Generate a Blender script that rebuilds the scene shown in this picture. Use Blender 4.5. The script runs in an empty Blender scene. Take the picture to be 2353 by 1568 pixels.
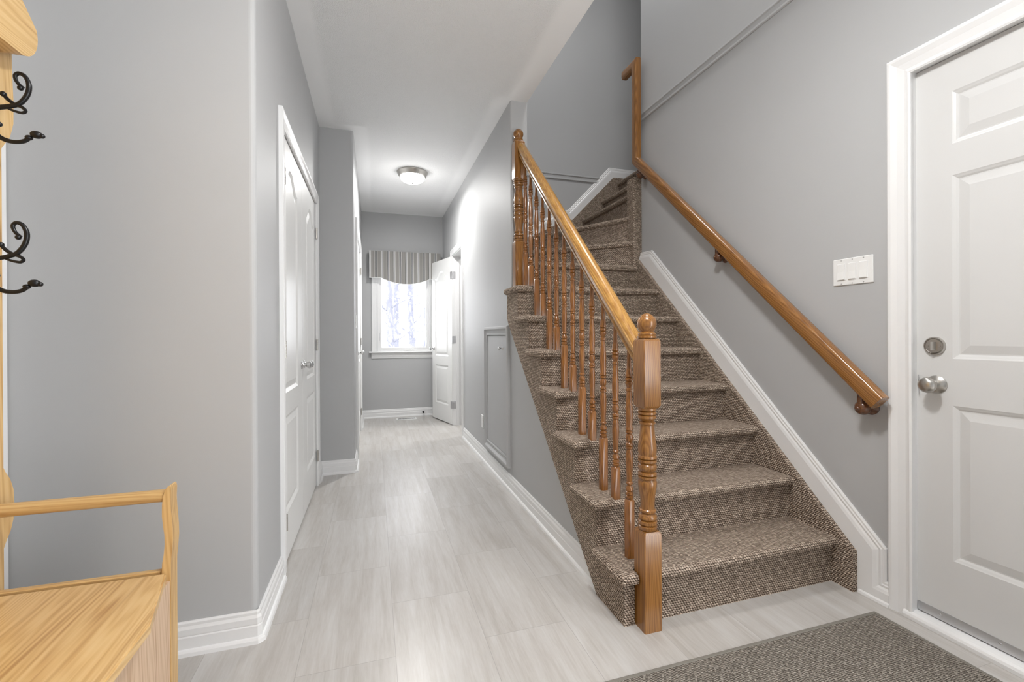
import bpy, math, random
from mathutils import Vector, Matrix

# ------------------------------------------------------------------ camera, world, lights, exposure
SC = bpy.context.scene
COL = SC.collection
PI = math.pi
random.seed(7)

cam_d = bpy.data.cameras.new('camera')
cam = bpy.data.objects.new('camera', cam_d)
COL.objects.link(cam)
cam_d.sensor_fit = 'HORIZONTAL'
cam_d.sensor_width = 36.0
cam_d.lens = 36.0 * 1024.12 / 2353.0
cam_d.shift_x = 0.0
cam_d.shift_y = -11.44 / 2353.0
cam_d.clip_start = 0.02
cam_d.clip_end = 200
YAW, PITCH, ROLL = 0.300230534, -0.00133660776, -0.00472206078
_f = Vector((math.sin(YAW), math.cos(YAW), 0))
_r = Vector((math.cos(YAW), -math.sin(YAW), 0))
_u = Vector((0, 0, 1))
f2 = _f * math.cos(PITCH) + _u * math.sin(PITCH)
u2 = _u * math.cos(PITCH) - _f * math.sin(PITCH)
r3 = _r * math.cos(ROLL) + u2 * math.sin(ROLL)
u3 = u2 * math.cos(ROLL) - _r * math.sin(ROLL)
m = Matrix.Identity(4)
for i in range(3):
    m[i][0], m[i][1], m[i][2] = r3[i], u3[i], -f2[i]
m[2][3] = 1.08
cam.matrix_world = m
SC.camera = cam

SC.view_settings.view_transform = 'Standard'
SC.view_settings.look = 'None'
SC.view_settings.gamma = 1.0
SC.view_settings.use_curve_mapping = False
SC.view_settings.exposure = 0.87

world = bpy.data.worlds.new('overcast_sky')
SC.world = world
world.use_nodes = True
_bg = world.node_tree.nodes['Background']
_bg.inputs[0].default_value = (0.97, 0.985, 1.0, 1)
_bg.inputs[1].default_value = 4.4


def lamp(name, kind, loc, energy, size=0.1, color=(1, 1, 1), rot=(0, 0, 0), size_y=None, spread=None):
    d = bpy.data.lights.new(name, kind)
    d.energy = energy
    d.color = color
    if kind == 'AREA':
        d.shape = 'RECTANGLE' if size_y else 'DISK'
        d.size = size
        if size_y:
            d.size_y = size_y
        if spread:
            d.spread = spread
    else:
        d.shadow_soft_size = size
    o = bpy.data.objects.new(name, d)
    o.location = loc
    o.rotation_euler = rot
    COL.objects.link(o)
    return o


lamp('foyer_lamp', 'POINT', (0.62, 0.80, 2.54), 15, 0.12, (1.0, 0.993, 0.982))
lamp('foyer_lamp_down', 'AREA', (0.62, 0.80, 2.60), 12, 0.32, (1.0, 0.993, 0.982))
lamp('upstairs_fill', 'AREA', (1.5, 2.2, 5.0), 20, 0.5, (1.0, 0.99, 0.98))  # light added high in the stairwell to brighten it, no fixture modelled
lamp('side_room_fill', 'AREA', (1.75, 5.1, 2.62), 11, 0.35, (1.0, 0.98, 0.96))  # unseen light added in the side room, brightens the hall through the doorway

# ------------------------------------------------------------------ mesh helpers


class MB:
    def __init__(self):
        self.v, self.f, self.s = [], [], []

    def add(self, verts, faces, smooth=False):
        n = len(self.v)
        self.v += [tuple(p) for p in verts]
        self.f += [tuple(i + n for i in q) for q in faces]
        self.s += [smooth] * len(faces)
        return self

    def box(self, x0, x1, y0, y1, z0, z1):
        vs = [(x, y, z) for z in (z0, z1) for y in (y0, y1) for x in (x0, x1)]
        return self.add(vs, [(0, 2, 3, 1), (4, 5, 7, 6), (0, 1, 5, 4), (2, 6, 7, 3), (0, 4, 6, 2), (1, 3, 7, 5)])

    def bbox(self, x0, x1, y0, y1, z0, z1, b=0.003):
        """box with bevelled edges (each side inset)"""
        vs, fs = [], []
        xs, ys, zs = (x0, x1), (y0, y1), (z0, z1)
        idx = {}
        for i in range(2):
            for j in range(2):
                for k in range(2):
                    sx, sy, sz = (1 - 2 * i) * b, (1 - 2 * j) * b, (1 - 2 * k) * b
                    p = (xs[i], ys[j], zs[k])
                    for a in range(3):
                        q = [p[0] + sx, p[1] + sy, p[2] + sz]
                        q[a] = p[a]
                        idx[(i, j, k, a)] = len(vs)
                        vs.append(tuple(q))
        I = idx
        for s in range(2):
            q = [I[(s, 0, 0, 0)], I[(s, 1, 0, 0)], I[(s, 1, 1, 0)], I[(s, 0, 1, 0)]]
            fs.append(q if s else q[::-1])
            q = [I[(0, s, 0, 1)], I[(0, s, 1, 1)], I[(1, s, 1, 1)], I[(1, s, 0, 1)]]
            fs.append(q if s else q[::-1])
            q = [I[(0, 0, s, 2)], I[(1, 0, s, 2)], I[(1, 1, s, 2)], I[(0, 1, s, 2)]]
            fs.append(q if s else q[::-1])
        for i in range(2):
            for j in range(2):
                fs.append([I[(i, j, 0, 0)], I[(i, j, 1, 0)], I[(i, j, 1, 1)], I[(i, j, 0, 1)]])
                fs.append([I[(i, 0, j, 0)], I[(i, 1, j, 0)], I[(i, 1, j, 2)], I[(i, 0, j, 2)]])
                fs.append([I[(0, i, j, 1)], I[(1, i, j, 1)], I[(1, i, j, 2)], I[(0, i, j, 2)]])
                for k in range(2):
                    fs.append([I[(i, j, k, 0)], I[(i, j, k, 1)], I[(i, j, k, 2)]])
        return self.add(vs, fs)

    def prism(self, pts, h0, h1, to3d=lambda a, b, h: (a, b, h)):
        """polygon pts (a,b) extruded from h0 to h1"""
        n = len(pts)
        vs = [to3d(a, b, h0) for a, b in pts] + [to3d(a, b, h1) for a, b in pts]
        fs = [tuple(range(n - 1, -1, -1)), tuple(range(n, 2 * n))]
        fs += [(i, (i + 1) % n, n + (i + 1) % n, n + i) for i in range(n)]
        return self.add(vs, fs)

    def rings(self, rings, smooth=True, cap0=True, cap1=True, closed=True):
        n = len(rings[0])
        vs = [p for r in rings for p in r]
        fs = []
        for k in range(len(rings) - 1):
            for i in range(n if closed else n - 1):
                j = (i + 1) % n
                fs.append((k * n + i, k * n + j, (k + 1) * n + j, (k + 1) * n + i))
        self.add(vs, fs, smooth)
        if cap0:
            self.add(rings[0], [tuple(range(n - 1, -1, -1))])
        if cap1:
            self.add(rings[-1], [tuple(range(n))])
        return self

    def lathe(self, prof, seg=24, to3d=lambda x, y, z: (x, y, z)):
        """prof: (r, z)"""
        rs = []
        for r, z in prof:
            r = max(r, 1e-5)
            rs.append([to3d(r * math.cos(2 * PI * i / seg), r * math.sin(2 * PI * i / seg), z) for i in range(seg)])
        return self.rings(rs)

    def tube(self, pts, rad, seg=10, smooth_n=0):
        pts = [Vector(p) for p in pts]
        if not hasattr(rad, '__len__'):
            rad = [rad] * len(pts)
        if smooth_n:
            np_, nr = [], []
            for i in range(len(pts) - 1):
                p0, p1 = pts[max(i - 1, 0)], pts[i]
                p2, p3 = pts[i + 1], pts[min(i + 2, len(pts) - 1)]
                for k in range(smooth_n):
                    t = k / smooth_n
                    np_.append(0.5 * ((2 * p1) + (p2 - p0) * t + (2 * p0 - 5 * p1 + 4 * p2 - p3) * t * t + (3 * p1 - p0 - 3 * p2 + p3) * t ** 3))
                    nr.append(rad[i] * (1 - t) + rad[i + 1] * t)
            pts, rad = np_ + [pts[-1]], nr + [rad[-1]]
        t0 = (pts[1] - pts[0]).normalized()
        up = Vector((0, 0, 1)) if abs(t0.z) < 0.9 else Vector((1, 0, 0))
        n = (up - t0 * up.dot(t0)).normalized()
        rs = []
        for i, p in enumerate(pts):
            t = (pts[min(i + 1, len(pts) - 1)] - pts[max(i - 1, 0)]).normalized()
            n = (n - t * n.dot(t)).normalized()
            b = t.cross(n)
            rs.append([p + (n * math.cos(2 * PI * k / seg) + b * math.sin(2 * PI * k / seg)) * rad[i] for k in range(seg)])
        return self.rings(rs)

    def sphere(self, c, r, seg=14, sc=(1, 1, 1)):
        rs = []
        for k in range(seg // 2 + 1):
            a = -PI / 2 + PI * k / (seg // 2)
            rr = max(math.cos(a), 1e-4)
            rs.append([(c[0] + r * sc[0] * rr * math.cos(2 * PI * i / seg), c[1] + r * sc[1] * rr * math.sin(2 * PI * i / seg), c[2] + r * sc[2] * math.sin(a)) for i in range(seg)])
        return self.rings(rs)

    def molding(self, path, prof, to3d=lambda a, b, h: (a, b, h), closed=False, smooth=False):
        """sweep a profile (off, h) along a 2D path; off goes to the right of the travel direction, corners mitred"""
        n = len(path)
        P = [Vector((p[0], p[1])) for p in path]
        nor = []
        for i in range(n):
            ds = []
            if i > 0 or closed:
                ds.append((P[i] - P[i - 1]).normalized())
            if i < n - 1 or closed:
                ds.append((P[(i + 1) % n] - P[i]).normalized())
            ns = [Vector((d.y, -d.x)) for d in ds]
            if len(ns) == 2:
                s = ns[0] + ns[1]
                nor.append(s / max(0.2, (1 + ns[0].dot(ns[1]))))
            else:
                nor.append(ns[0])
        rs = []
        for i in range(n):
            rs.append([to3d(P[i].x + nor[i].x * o, P[i].y + nor[i].y * o, h) for o, h in prof])
        if closed:
            rs.append(rs[0])
        return self.rings(rs, smooth, not closed, not closed, True)

    def build(self, name, mat=None, parent=None, uv=None, loc=None, mats=None):
        me = bpy.data.meshes.new(name)
        me.from_pydata(self.v, [], self.f)
        me.polygons.foreach_set('use_smooth', self.s)
        me.update()
        fix_normals(me)
        if uv:
            lay = me.uv_layers.new(name='UVMap')
            for p in me.polygons:
                nx, ny, nz = (abs(c) for c in p.normal)
                for li in p.loop_indices:
                    co = me.vertices[me.loops[li].vertex_index].co
                    if nz >= nx and nz >= ny:
                        t = (co.x, co.y)
                    elif ny >= nx:
                        t = (co.x, co.z)
                    else:
                        t = (co.y, co.z)
                    lay.data[li].uv = t
        if any(self.s):
            me.set_sharp_from_angle(angle=math.radians(38))
        if mat:
            me.materials.append(mat)
        o = bpy.data.objects.new(name, me)
        COL.objects.link(o)
        if parent:
            o.parent = parent
        if loc:
            o.location = loc
        return o


def fix_normals(me):
    import bmesh
    bm = bmesh.new()
    bm.from_mesh(me)
    bmesh.ops.remove_doubles(bm, verts=bm.verts, dist=1e-6)
    bmesh.ops.recalc_face_normals(bm, faces=bm.faces)
    bm.to_mesh(me)
    bm.free()


def tag(o, label, cat, group=None, kind=None):
    o['label'] = label
    o['category'] = cat
    if group:
        o['group'] = group
    if kind:
        o['kind'] = kind
    return o


def thing(name, label, cat, loc=(0, 0, 0), group=None, kind=None):
    o = bpy.data.objects.new(name, None)
    o.empty_display_size = 0.1
    o.location = loc
    COL.objects.link(o)
    return tag(o, label, cat, group, kind)


def part_label(o, label):
    o['label'] = label
    return o


def at(parent, mb):
    """shift a mesh builder from world space to the space of its thing"""
    L = parent.location
    mb.v = [(x - L.x, y - L.y, z - L.z) for x, y, z in mb.v]
    return mb


def part(name, mb, mat, parent, uv=None, off=None):
    """off: location of the grandparent chain in world space"""
    base = Vector((0, 0, 0))
    p = parent
    while p:
        base += p.location
        p = p.parent
    mb.v = [(x - base.x, y - base.y, z - base.z) for x, y, z in mb.v]
    return mb.build(name, mat, parent, uv)


# ------------------------------------------------------------------ materials
class N:
    def __init__(self, name):
        self.m = bpy.data.materials.new(name)
        self.m.use_nodes = True
        self.t = self.m.node_tree
        self.b = self.t.nodes['Principled BSDF']

    def n(self, kind, **kw):
        x = self.t.nodes.new(kind)
        for k, v in kw.items():
            setattr(x, k, v)
        return x

    def l(self, a, b):
        self.t.links.new(a, b)

    def math(self, op, a, b=None, clamp=False):
        x = self.n('ShaderNodeMath', operation=op, use_clamp=clamp)
        for i, q in enumerate((a, b)):
            if q is None:
                continue
            if isinstance(q, (int, float)):
                x.inputs[i].default_value = q
            else:
                self.l(q, x.inputs[i])
        return x.outputs[0]

    def mix(self, fac, a, b):
        x = self.n('ShaderNodeMix', data_type='RGBA')
        for s, q in ((x.inputs[0], fac), (x.inputs[6], a), (x.inputs[7], b)):
            if isinstance(q, (int, float)):
                s.default_value = q
            elif isinstance(q, tuple):
                s.default_value = (*q, 1) if len(q) == 3 else q
            else:
                self.l(q, s)
        return x.outputs[2]

    def ramp(self, fac, stops, interp='LINEAR'):
        x = self.n('ShaderNodeValToRGB')
        x.color_ramp.interpolation = interp
        e = x.color_ramp.elements
        while len(e) < len(stops):
            e.new(0.5)
        for k, (p, c) in enumerate(stops):
            e[k].position = p
            e[k].color = (*c, 1) if hasattr(c, '__len__') else (c, c, c, 1)
        self.l(fac, x.inputs[0])
        return x.outputs[0]

    def coord(self, which='Object', scale=(1, 1, 1), loc=(0, 0, 0), rot=(0, 0, 0)):
        c = self.n('ShaderNodeTexCoord')
        mp = self.n('ShaderNodeMapping')
        mp.inputs['Scale'].default_value = scale
        mp.inputs['Location'].default_value = loc
        mp.inputs['Rotation'].default_value = rot
        self.l(c.outputs[which], mp.inputs[0])
        return mp.outputs[0]

    def noise(self, vec, scale, detail=3, rough=0.5, dist=0.0):
        x = self.n('ShaderNodeTexNoise')
        x.inputs['Scale'].default_value = scale
        x.inputs['Detail'].default_value = detail
        x.inputs['Roughness'].default_value = rough
        x.inputs['Distortion'].default_value = dist
        self.l(vec, x.inputs['Vector'])
        return x.outputs['Fac']

    def bump(self, h, strength=0.3, dist=0.01):
        x = self.n('ShaderNodeBump')
        x.inputs['Strength'].default_value = strength
        x.inputs['Distance'].default_value = dist
        self.l(h, x.inputs['Height'])
        self.l(x.outputs[0], self.b.inputs['Normal'])

    def base(self, c):
        if isinstance(c, tuple):
            self.b.inputs['Base Color'].default_value = (*c, 1)
        else:
            self.l(c, self.b.inputs['Base Color'])

    def set(self, rough=0.5, metal=0.0, spec=0.5, coat=0.0):
        self.b.inputs['Roughness'].default_value = rough
        self.b.inputs['Metallic'].default_value = metal
        self.b.inputs['Specular IOR Level'].default_value = spec
        self.b.inputs['Coat Weight'].default_value = coat
        self.b.inputs['Coat Roughness'].default_value = 0.12
        return self


def paint(name, col, rough=0.5, bump=0.05, scale=350, spec=0.4):
    k = N(name)
    v = k.coord('Object')
    nz = k.noise(v, 2.5, 2)
    k.base(k.mix(nz, tuple(c * 0.97 for c in col), tuple(min(1, c * 1.03) for c in col)))
    k.set(rough, 0, spec)
    if bump:
        k.bump(k.noise(v, scale, 2), bump, 0.002)
    return k.m


M_WALL = paint('grey_wall_paint', (0.475, 0.479, 0.483), 0.55, 0.05, 260, 0.20)
M_TRIM = paint('white_trim_paint', (0.80, 0.80, 0.80), 0.32, 0.02, 120, 0.5)
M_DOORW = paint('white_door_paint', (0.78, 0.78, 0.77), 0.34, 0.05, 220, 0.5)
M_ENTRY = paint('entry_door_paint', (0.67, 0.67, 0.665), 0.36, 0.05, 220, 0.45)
M_PLAST = paint('white_plastic', (0.82, 0.82, 0.81), 0.3, 0, spec=0.5)


def m_ceiling():
    k = N('stippled_ceiling_paint')
    v = k.coord('Object')
    sep = k.n('ShaderNodeSeparateXYZ')
    k.l(v, sep.inputs[0])
    x, y = sep.outputs[0], sep.outputs[1]

    def step(a, lo, inv=False):
        r = k.math('MULTIPLY', k.math('SUBTRACT', a, lo) if not inv else k.math('SUBTRACT', lo, a), 25, True)
        return r
    # smooth border about 10 cm wide along the walls, stipple inside it
    far = step(y, 3.64)
    left = k.math('ADD', k.math('MULTIPLY', far, step(x, -0.05)), k.math('MULTIPLY', k.math('SUBTRACT', 1.0, far), step(x, -0.30)))
    near = step(y, 2.95, True)
    right = k.math('ADD', k.math('MULTIPLY', near, step(x, 0.90, True)), k.math('MULTIPLY', k.math('SUBTRACT', 1.0, near), step(x, 0.81, True)))
    msk = k.math('MULTIPLY', k.math('MULTIPLY', left, right), step(y, 6.04, True))
    vo = k.n('ShaderNodeTexVoronoi')
    vo.inputs['Scale'].default_value = 230
    k.l(v, vo.inputs['Vector'])
    nz = k.noise(v, 210, 3, 0.6)
    h = k.math('ADD', k.math('MULTIPLY', nz, 1.2), k.math('MULTIPLY', vo.outputs['Distance'], -0.6))
    k.base((0.90, 0.90, 0.90))
    k.set(0.85, 0, 0.2)
    k.bump(k.math('MULTIPLY', h, msk), 0.7, 0.0065)
    return k.m


M_CEIL = m_ceiling()


def m_floor():
    k = N('limestone_look_floor_tile')
    c = k.n('ShaderNodeTexCoord')
    sep = k.n('ShaderNodeSeparateXYZ')
    k.l(c.outputs['Object'], sep.inputs[0])
    comb = k.n('ShaderNodeCombineXYZ')
    k.l(k.math('ADD', sep.outputs[1], -1.55 + 6.2), comb.inputs[0])
    k.l(k.math('ADD', sep.outputs[0], -0.065 + 6.2), comb.inputs[1])
    br = k.n('ShaderNodeTexBrick')
    br.offset, br.offset_frequency, br.squash = 0.5, 2, 1.0
    br.inputs['Scale'].default_value = 1.0
    br.inputs['Brick Width'].default_value = 0.62
    br.inputs['Row Height'].default_value = 0.31
    br.inputs['Mortar Size'].default_value = 0.0011
    br.inputs['Mortar Smooth'].default_value = 0.1
    br.inputs['Color1'].default_value = (0, 0, 0, 1)
    br.inputs['Color2'].default_value = (1, 1, 1, 1)
    br.inputs['Mortar'].default_value = (0.5, 0.5, 0.5, 1)
    k.l(comb.outputs[0], br.inputs['Vector'])
    # per-tile shift so the streaks break at the seams
    sh = k.n('ShaderNodeVectorMath', operation='MULTIPLY_ADD')
    k.l(br.outputs['Color'], sh.inputs[0])
    sh.inputs[1].default_value = (7, 5, 3)
    k.l(c.outputs['Object'], sh.inputs[2])

    def mp(scale):
        q = k.n('ShaderNodeMapping')
        q.inputs['Scale'].default_value = scale
        k.l(sh.outputs[0], q.inputs[0])
        return q.outputs[0]
    streak = k.noise(mp((26, 1.6, 1)), 1.0, 5, 0.6, 0.6)
    fine = k.noise(mp((140, 12, 1)), 1.0, 4, 0.65, 0.3)
    cloud = k.noise(mp((5, 2.5, 1)), 1.0, 3, 0.5)
    f = k.math('ADD', k.math('MULTIPLY', streak, 0.55), k.math('ADD', k.math('MULTIPLY', fine, 0.25), k.math('MULTIPLY', cloud, 0.2)))
    col = k.ramp(f, [(0.34, (0.385, 0.355, 0.320)), (0.5, (0.485, 0.462, 0.435)), (0.66, (0.565, 0.552, 0.535))])
    tint = k.mix(0.07, col, br.outputs['Color'])
    k.base(k.mix(br.outputs['Fac'], tint, (0.37, 0.35, 0.33)))
    k.set(0.30, 0, 0.5)
    k.bump(k.math('SUBTRACT', k.math('MULTIPLY', fine, 0.12), br.outputs['Fac']), 0.12, 0.004)
    return k.m


M_FLOOR = m_floor()


def m_carpet(name, pu, pv, gap, tones, strength=1.0, uvc=True, contrast=1.0):
    """rows of looped pile, every second row shifted by half a loop"""
    k = N(name)
    v0 = k.coord('UV' if uvc else 'Object')
    w = k.n('ShaderNodeTexNoise')
    w.inputs['Scale'].default_value = 70
    w.inputs['Detail'].default_value = 2
    k.l(v0, w.inputs['Vector'])
    wv = k.n('ShaderNodeVectorMath', operation='MULTIPLY_ADD')
    k.l(w.outputs['Color'], wv.inputs[0])
    wv.inputs[1].default_value = (0.008, 0.008, 0)
    k.l(v0, wv.inputs[2])
    sep = k.n('ShaderNodeSeparateXYZ')
    k.l(wv.outputs[0], sep.inputs[0])
    vv = k.math('DIVIDE', sep.outputs[1], pv)
    row = k.math('FLOOR', vv)
    uu = k.math('ADD', k.math('DIVIDE', sep.outputs[0], pu), k.math('MULTIPLY', row, 0.5))
    colm = k.math('FLOOR', uu)
    fu = k.math('SUBTRACT', k.math('FRACT', uu), 0.5)
    fv = k.math('SUBTRACT', k.math('FRACT', vv), 0.5)
    skew = k.math('ADD', fu, k.math('MULTIPLY', fv, 0.35))
    d2 = k.math('ADD', k.math('MULTIPLY', skew, skew), k.math('MULTIPLY', fv, k.math('MULTIPLY', fv, 1.0)))
    d = k.math('SQRT', d2)
    cc = k.n('ShaderNodeCombineXYZ')
    k.l(colm, cc.inputs[0])
    k.l(row, cc.inputs[1])
    wn = k.n('ShaderNodeTexWhiteNoise', noise_dimensions='2D')
    k.l(cc.outputs[0], wn.inputs['Vector'])
    fib = k.noise(v0, 900, 2)
    tone = k.math('ADD', k.math('MULTIPLY', wn.outputs['Value'], 0.7), k.math('MULTIPLY', fib, 0.3))
    col = k.ramp(tone, [(0.1, tones[0]), (0.5, tones[1]), (0.9, tones[2])])
    e = k.n('ShaderNodeMapRange', interpolation_type='SMOOTHSTEP')
    e.inputs['From Min'].default_value = 0.32
    e.inputs['From Max'].default_value = 0.60
    k.l(d, e.inputs['Value'])
    k.base(k.mix(e.outputs[0], col, gap))
    k.set(0.95, 0, 0.1)
    h = k.math('SUBTRACT', 1.0, k.math('MULTIPLY', d2, 2.6), True)
    k.bump(k.math('ADD', h, k.math('MULTIPLY', fib, 0.15)), strength, 0.008)
    return k.m


M_CARPET = m_carpet('berber_loop_carpet', 0.0110, 0.0088, (0.115, 0.080, 0.058),
                    ((0.37, 0.288, 0.228), (0.60, 0.478, 0.384), (0.76, 0.630, 0.515)))
M_MAT = m_carpet('woven_mat_pile', 0.0085, 0.0062, (0.060, 0.052, 0.043),
                 ((0.25, 0.220, 0.185), (0.37, 0.33, 0.285), (0.48, 0.435, 0.38)), 0.8)
M_BIND = paint('mat_binding_tape', (0.20, 0.185, 0.16), 0.8, 0.1, 500, 0.2)


def m_wood(name, stops, axis='Z', ring=60, grain=70, rough=0.28, coat=0.4, bump=0.04, seed=0.0, warp=1.0, pores=0.3, planks=0.0):
    k = N(name)
    s = {'X': (0.09, 1, 1), 'Y': (1, 0.09, 1), 'Z': (1, 1, 0.09)}[axis]
    v = k.coord('Object', s, (seed, seed * 1.7, seed * 0.6))
    wv = k.n('ShaderNodeTexNoise')
    wv.inputs['Scale'].default_value = 6
    wv.inputs['Detail'].default_value = 2
    k.l(v, wv.inputs['Vector'])
    ad = k.n('ShaderNodeVectorMath', operation='MULTIPLY_ADD')
    k.l(wv.outputs['Color'], ad.inputs[0])
    ad.inputs[1].default_value = (0.09 * warp,) * 3
    k.l(v, ad.inputs[2])
    wave = k.n('ShaderNodeTexWave', wave_type='BANDS', bands_direction='DIAGONAL')
    wave.inputs['Scale'].default_value = ring
    wave.inputs['Distortion'].default_value = 3.0
    wave.inputs['Detail'].default_value = 2
    wave.inputs['Detail Scale'].default_value = 0.6
    k.l(ad.outputs[0], wave.inputs['Vector'])
    s2 = {'X': (0.025, 1, 1), 'Y': (1, 0.025, 1), 'Z': (1, 1, 0.025)}[axis]
    v2 = k.coord('Object', s2)
    fine = k.noise(v2, grain * 5, 4, 0.7)
    broad = k.noise(v, 9, 3)
    s3 = {'X': (0.02, 1, 1), 'Y': (1, 0.02, 1), 'Z': (1, 1, 0.02)}[axis]
    v3 = k.coord('Object', s3, (seed * 2.0, seed, seed * 0.3))
    lines = k.noise(v3, grain * 2.6, 3, 0.6)
    lines = k.math('ADD', k.math('MULTIPLY', k.math('SUBTRACT', lines, 0.5), 1.5), 0.5)
    f = k.math('ADD', k.math('MULTIPLY', wave.outputs['Fac'], 0.17), k.math('MULTIPLY', lines, 0.40))
    f = k.math('ADD', f, k.math('ADD', k.math('MULTIPLY', fine, pores * 0.8), k.math('MULTIPLY', broad, 0.43 - pores * 0.8)))
    col = k.ramp(f, stops)
    if planks:
        pc = k.n('ShaderNodeTexCoord')
        ps = k.n('ShaderNodeSeparateXYZ')
        k.l(pc.outputs['Object'], ps.inputs[0])
        fr = k.math('FRACT', k.math('ADD', k.math('DIVIDE', ps.outputs[0], planks), k.math('MULTIPLY', broad, 0.06)))
        edge = k.math('SUBTRACT', 1.0, k.math('MULTIPLY', k.math('ABSOLUTE', k.math('SUBTRACT', fr, 0.5)), 14.0), True)
        col = k.mix(k.math('MULTIPLY', edge, 0.55), col, stops[0][1])
    k.base(col)
    k.set(rough, 0, 0.5, coat)
    k.bump(fine, bump, 0.002)
    return k.m


OAK = [(0.25, (0.11, 0.038, 0.007)), (0.42, (0.22, 0.088, 0.018)), (0.58, (0.31, 0.138, 0.032)), (0.78, (0.39, 0.188, 0.050))]
OAKD = [(0.25, (0.10, 0.032, 0.006)), (0.42, (0.19, 0.068, 0.012)), (0.58, (0.27, 0.105, 0.021)), (0.78, (0.34, 0.15, 0.036))]
OAKL = [(0.25, (0.20, 0.082, 0.014)), (0.42, (0.34, 0.162, 0.032)), (0.58, (0.44, 0.230, 0.052)), (0.78, (0.50, 0.285, 0.075))]
M_OAK_Z = m_wood('varnished_oak_post', OAK, 'Z')
M_OAK_B = m_wood('varnished_oak_baluster', OAKD, 'Z', ring=80)
M_OAK_X = m_wood('varnished_oak_rail', OAKL, 'X', rough=0.22, coat=0.6)
M_OAK_W = m_wood('varnished_oak_wall_rail', OAK, 'X', rough=0.24, coat=0.6, seed=3.1)
M_OAK_K = m_wood('dark_oak_rosette', [(0.2, (0.07, 0.025, 0.010)), (0.6, (0.14, 0.055, 0.022)), (0.9, (0.2, 0.085, 0.035))], 'X', rough=0.22)
PINE = [(0.28, (0.42, 0.23, 0.080)), (0.42, (0.59, 0.37, 0.150)), (0.55, (0.67, 0.45, 0.20)), (0.75, (0.72, 0.51, 0.25))]
PINEP = [(0.28, (0.42, 0.26, 0.15)), (0.42, (0.58, 0.405, 0.265)), (0.58, (0.64, 0.465, 0.32)), (0.78, (0.67, 0.50, 0.36))]
M_PINE_Y = m_wood('knotty_pine_seat', PINE, 'Y', ring=42, grain=30, rough=0.38, coat=0.15, seed=1.3, warp=2.2, pores=0.2, planks=0.088)
M_PINE_Z = m_wood('knotty_pine_upright', PINE, 'Z', ring=46, grain=30, rough=0.4, coat=0.1, seed=2.1, warp=1.8, pores=0.2)
M_PINE_X = m_wood('pine_dowel', [(p, tuple(c * 0.86 for c in q)) for p, q in PINE], 'X', ring=60, grain=40, rough=0.4, coat=0.1, seed=4.0, pores=0.25)
M_PINE_F = m_wood('pale_pine_front', PINEP, 'Z', ring=42, grain=30, rough=0.45, coat=0.05, seed=5.2, warp=2.4, pores=0.2)


def metal(name, col, rough, aniso=0):
    k = N(name)
    k.base(col)
    k.set(rough, 1.0)
    v = k.coord('Object')
    k.bump(k.noise(v, 600, 2), 0.03, 0.001)
    return k.m


M_NICKEL = metal('satin_nickel', (0.50, 0.48, 0.45), 0.28)
M_CHROME = metal('polished_chrome', (0.62, 0.62, 0.62), 0.16)
M_ALU = metal('brushed_aluminium', (0.66, 0.66, 0.67), 0.38)
M_DARKHOLE = paint('dark_recess', (0.02, 0.02, 0.02), 0.7, 0)
_k = N('black_iron')
_k.base((0.006, 0.006, 0.007))
_k.set(0.33, 0.0, 0.4)
M_IRON = _k.m
_k = N('frosted_lamp_glass')
_k.base((0.9, 0.9, 0.88))
_k.b.inputs['Emission Color'].default_value = (1, 0.985, 0.96, 1)
_k.b.inputs['Emission Strength'].default_value = 15.0
M_BOWL = _k.m


def m_glass():
    k = N('window_glass')
    t = k.t
    tr = k.n('ShaderNodeBsdfTransparent')
    gl = k.n('ShaderNodeBsdfGlossy')
    gl.inputs['Roughness'].default_value = 0.0
    fr = k.n('ShaderNodeFresnel')
    fr.inputs['IOR'].default_value = 1.12
    mx = k.n('ShaderNodeMixShader')
    k.l(fr.outputs[0], mx.inputs[0])
    k.l(tr.outputs[0], mx.inputs[1])
    k.l(gl.outputs[0], mx.inputs[2])
    k.l(mx.outputs[0], t.nodes['Material Output'].inputs['Surface'])
    return k.m


M_GLASS = m_glass()


def m_stripe():
    k = N('striped_valance_fabric')
    c = k.n('ShaderNodeTexCoord')
    sep = k.n('ShaderNodeSeparateXYZ')
    k.l(c.outputs['Object'], sep.inputs[0])
    wob = k.noise(c.outputs['Object'], 3, 2)
    x = k.math('ADD', sep.outputs[0], k.math('MULTIPLY', wob, 0.008))
    f = k.math('FRACT', k.math('DIVIDE', x, 0.153))
    W, D, G, T, T2 = (0.62, 0.615, 0.60), (0.06, 0.057, 0.057), (0.36, 0.36, 0.37), (0.30, 0.29, 0.275), (0.245, 0.238, 0.228)
    seq = [(0, D), (0.030, W), (0.08, G), (0.145, W), (0.19, T), (0.25, T2), (0.28, T), (0.36, T2), (0.40, T), (0.49, W), (0.52, D), (0.56, G), (0.625, D), (0.665, W), (0.71, T), (0.78, T2), (0.82, T), (0.88, T2), (0.92, T)]
    k.base(k.ramp(f, seq, 'CONSTANT'))
    k.set(0.9, 0, 0.15)
    k.bump(k.noise(c.outputs['Object'], 900, 2), 0.15, 0.001)
    return k.m


M_STRIPE = m_stripe()
M_SNOW = paint('snow', (0.86, 0.87, 0.90), 0.8, 0.3, 8, 0.2)


def m_bark():
    k = N('snowy_bark')
    v = k.coord('Object', (3, 3, 1.2))
    nz = k.noise(v, 2.6, 4, 0.7)
    k.base(k.ramp(nz, [(0.42, (0.115, 0.117, 0.145)), (0.54, (0.135, 0.137, 0.162)), (0.62, (0.35, 0.355, 0.38))]))
    k.set(0.9, 0, 0.2)
    return k.m


M_BARK = m_bark()

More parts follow.
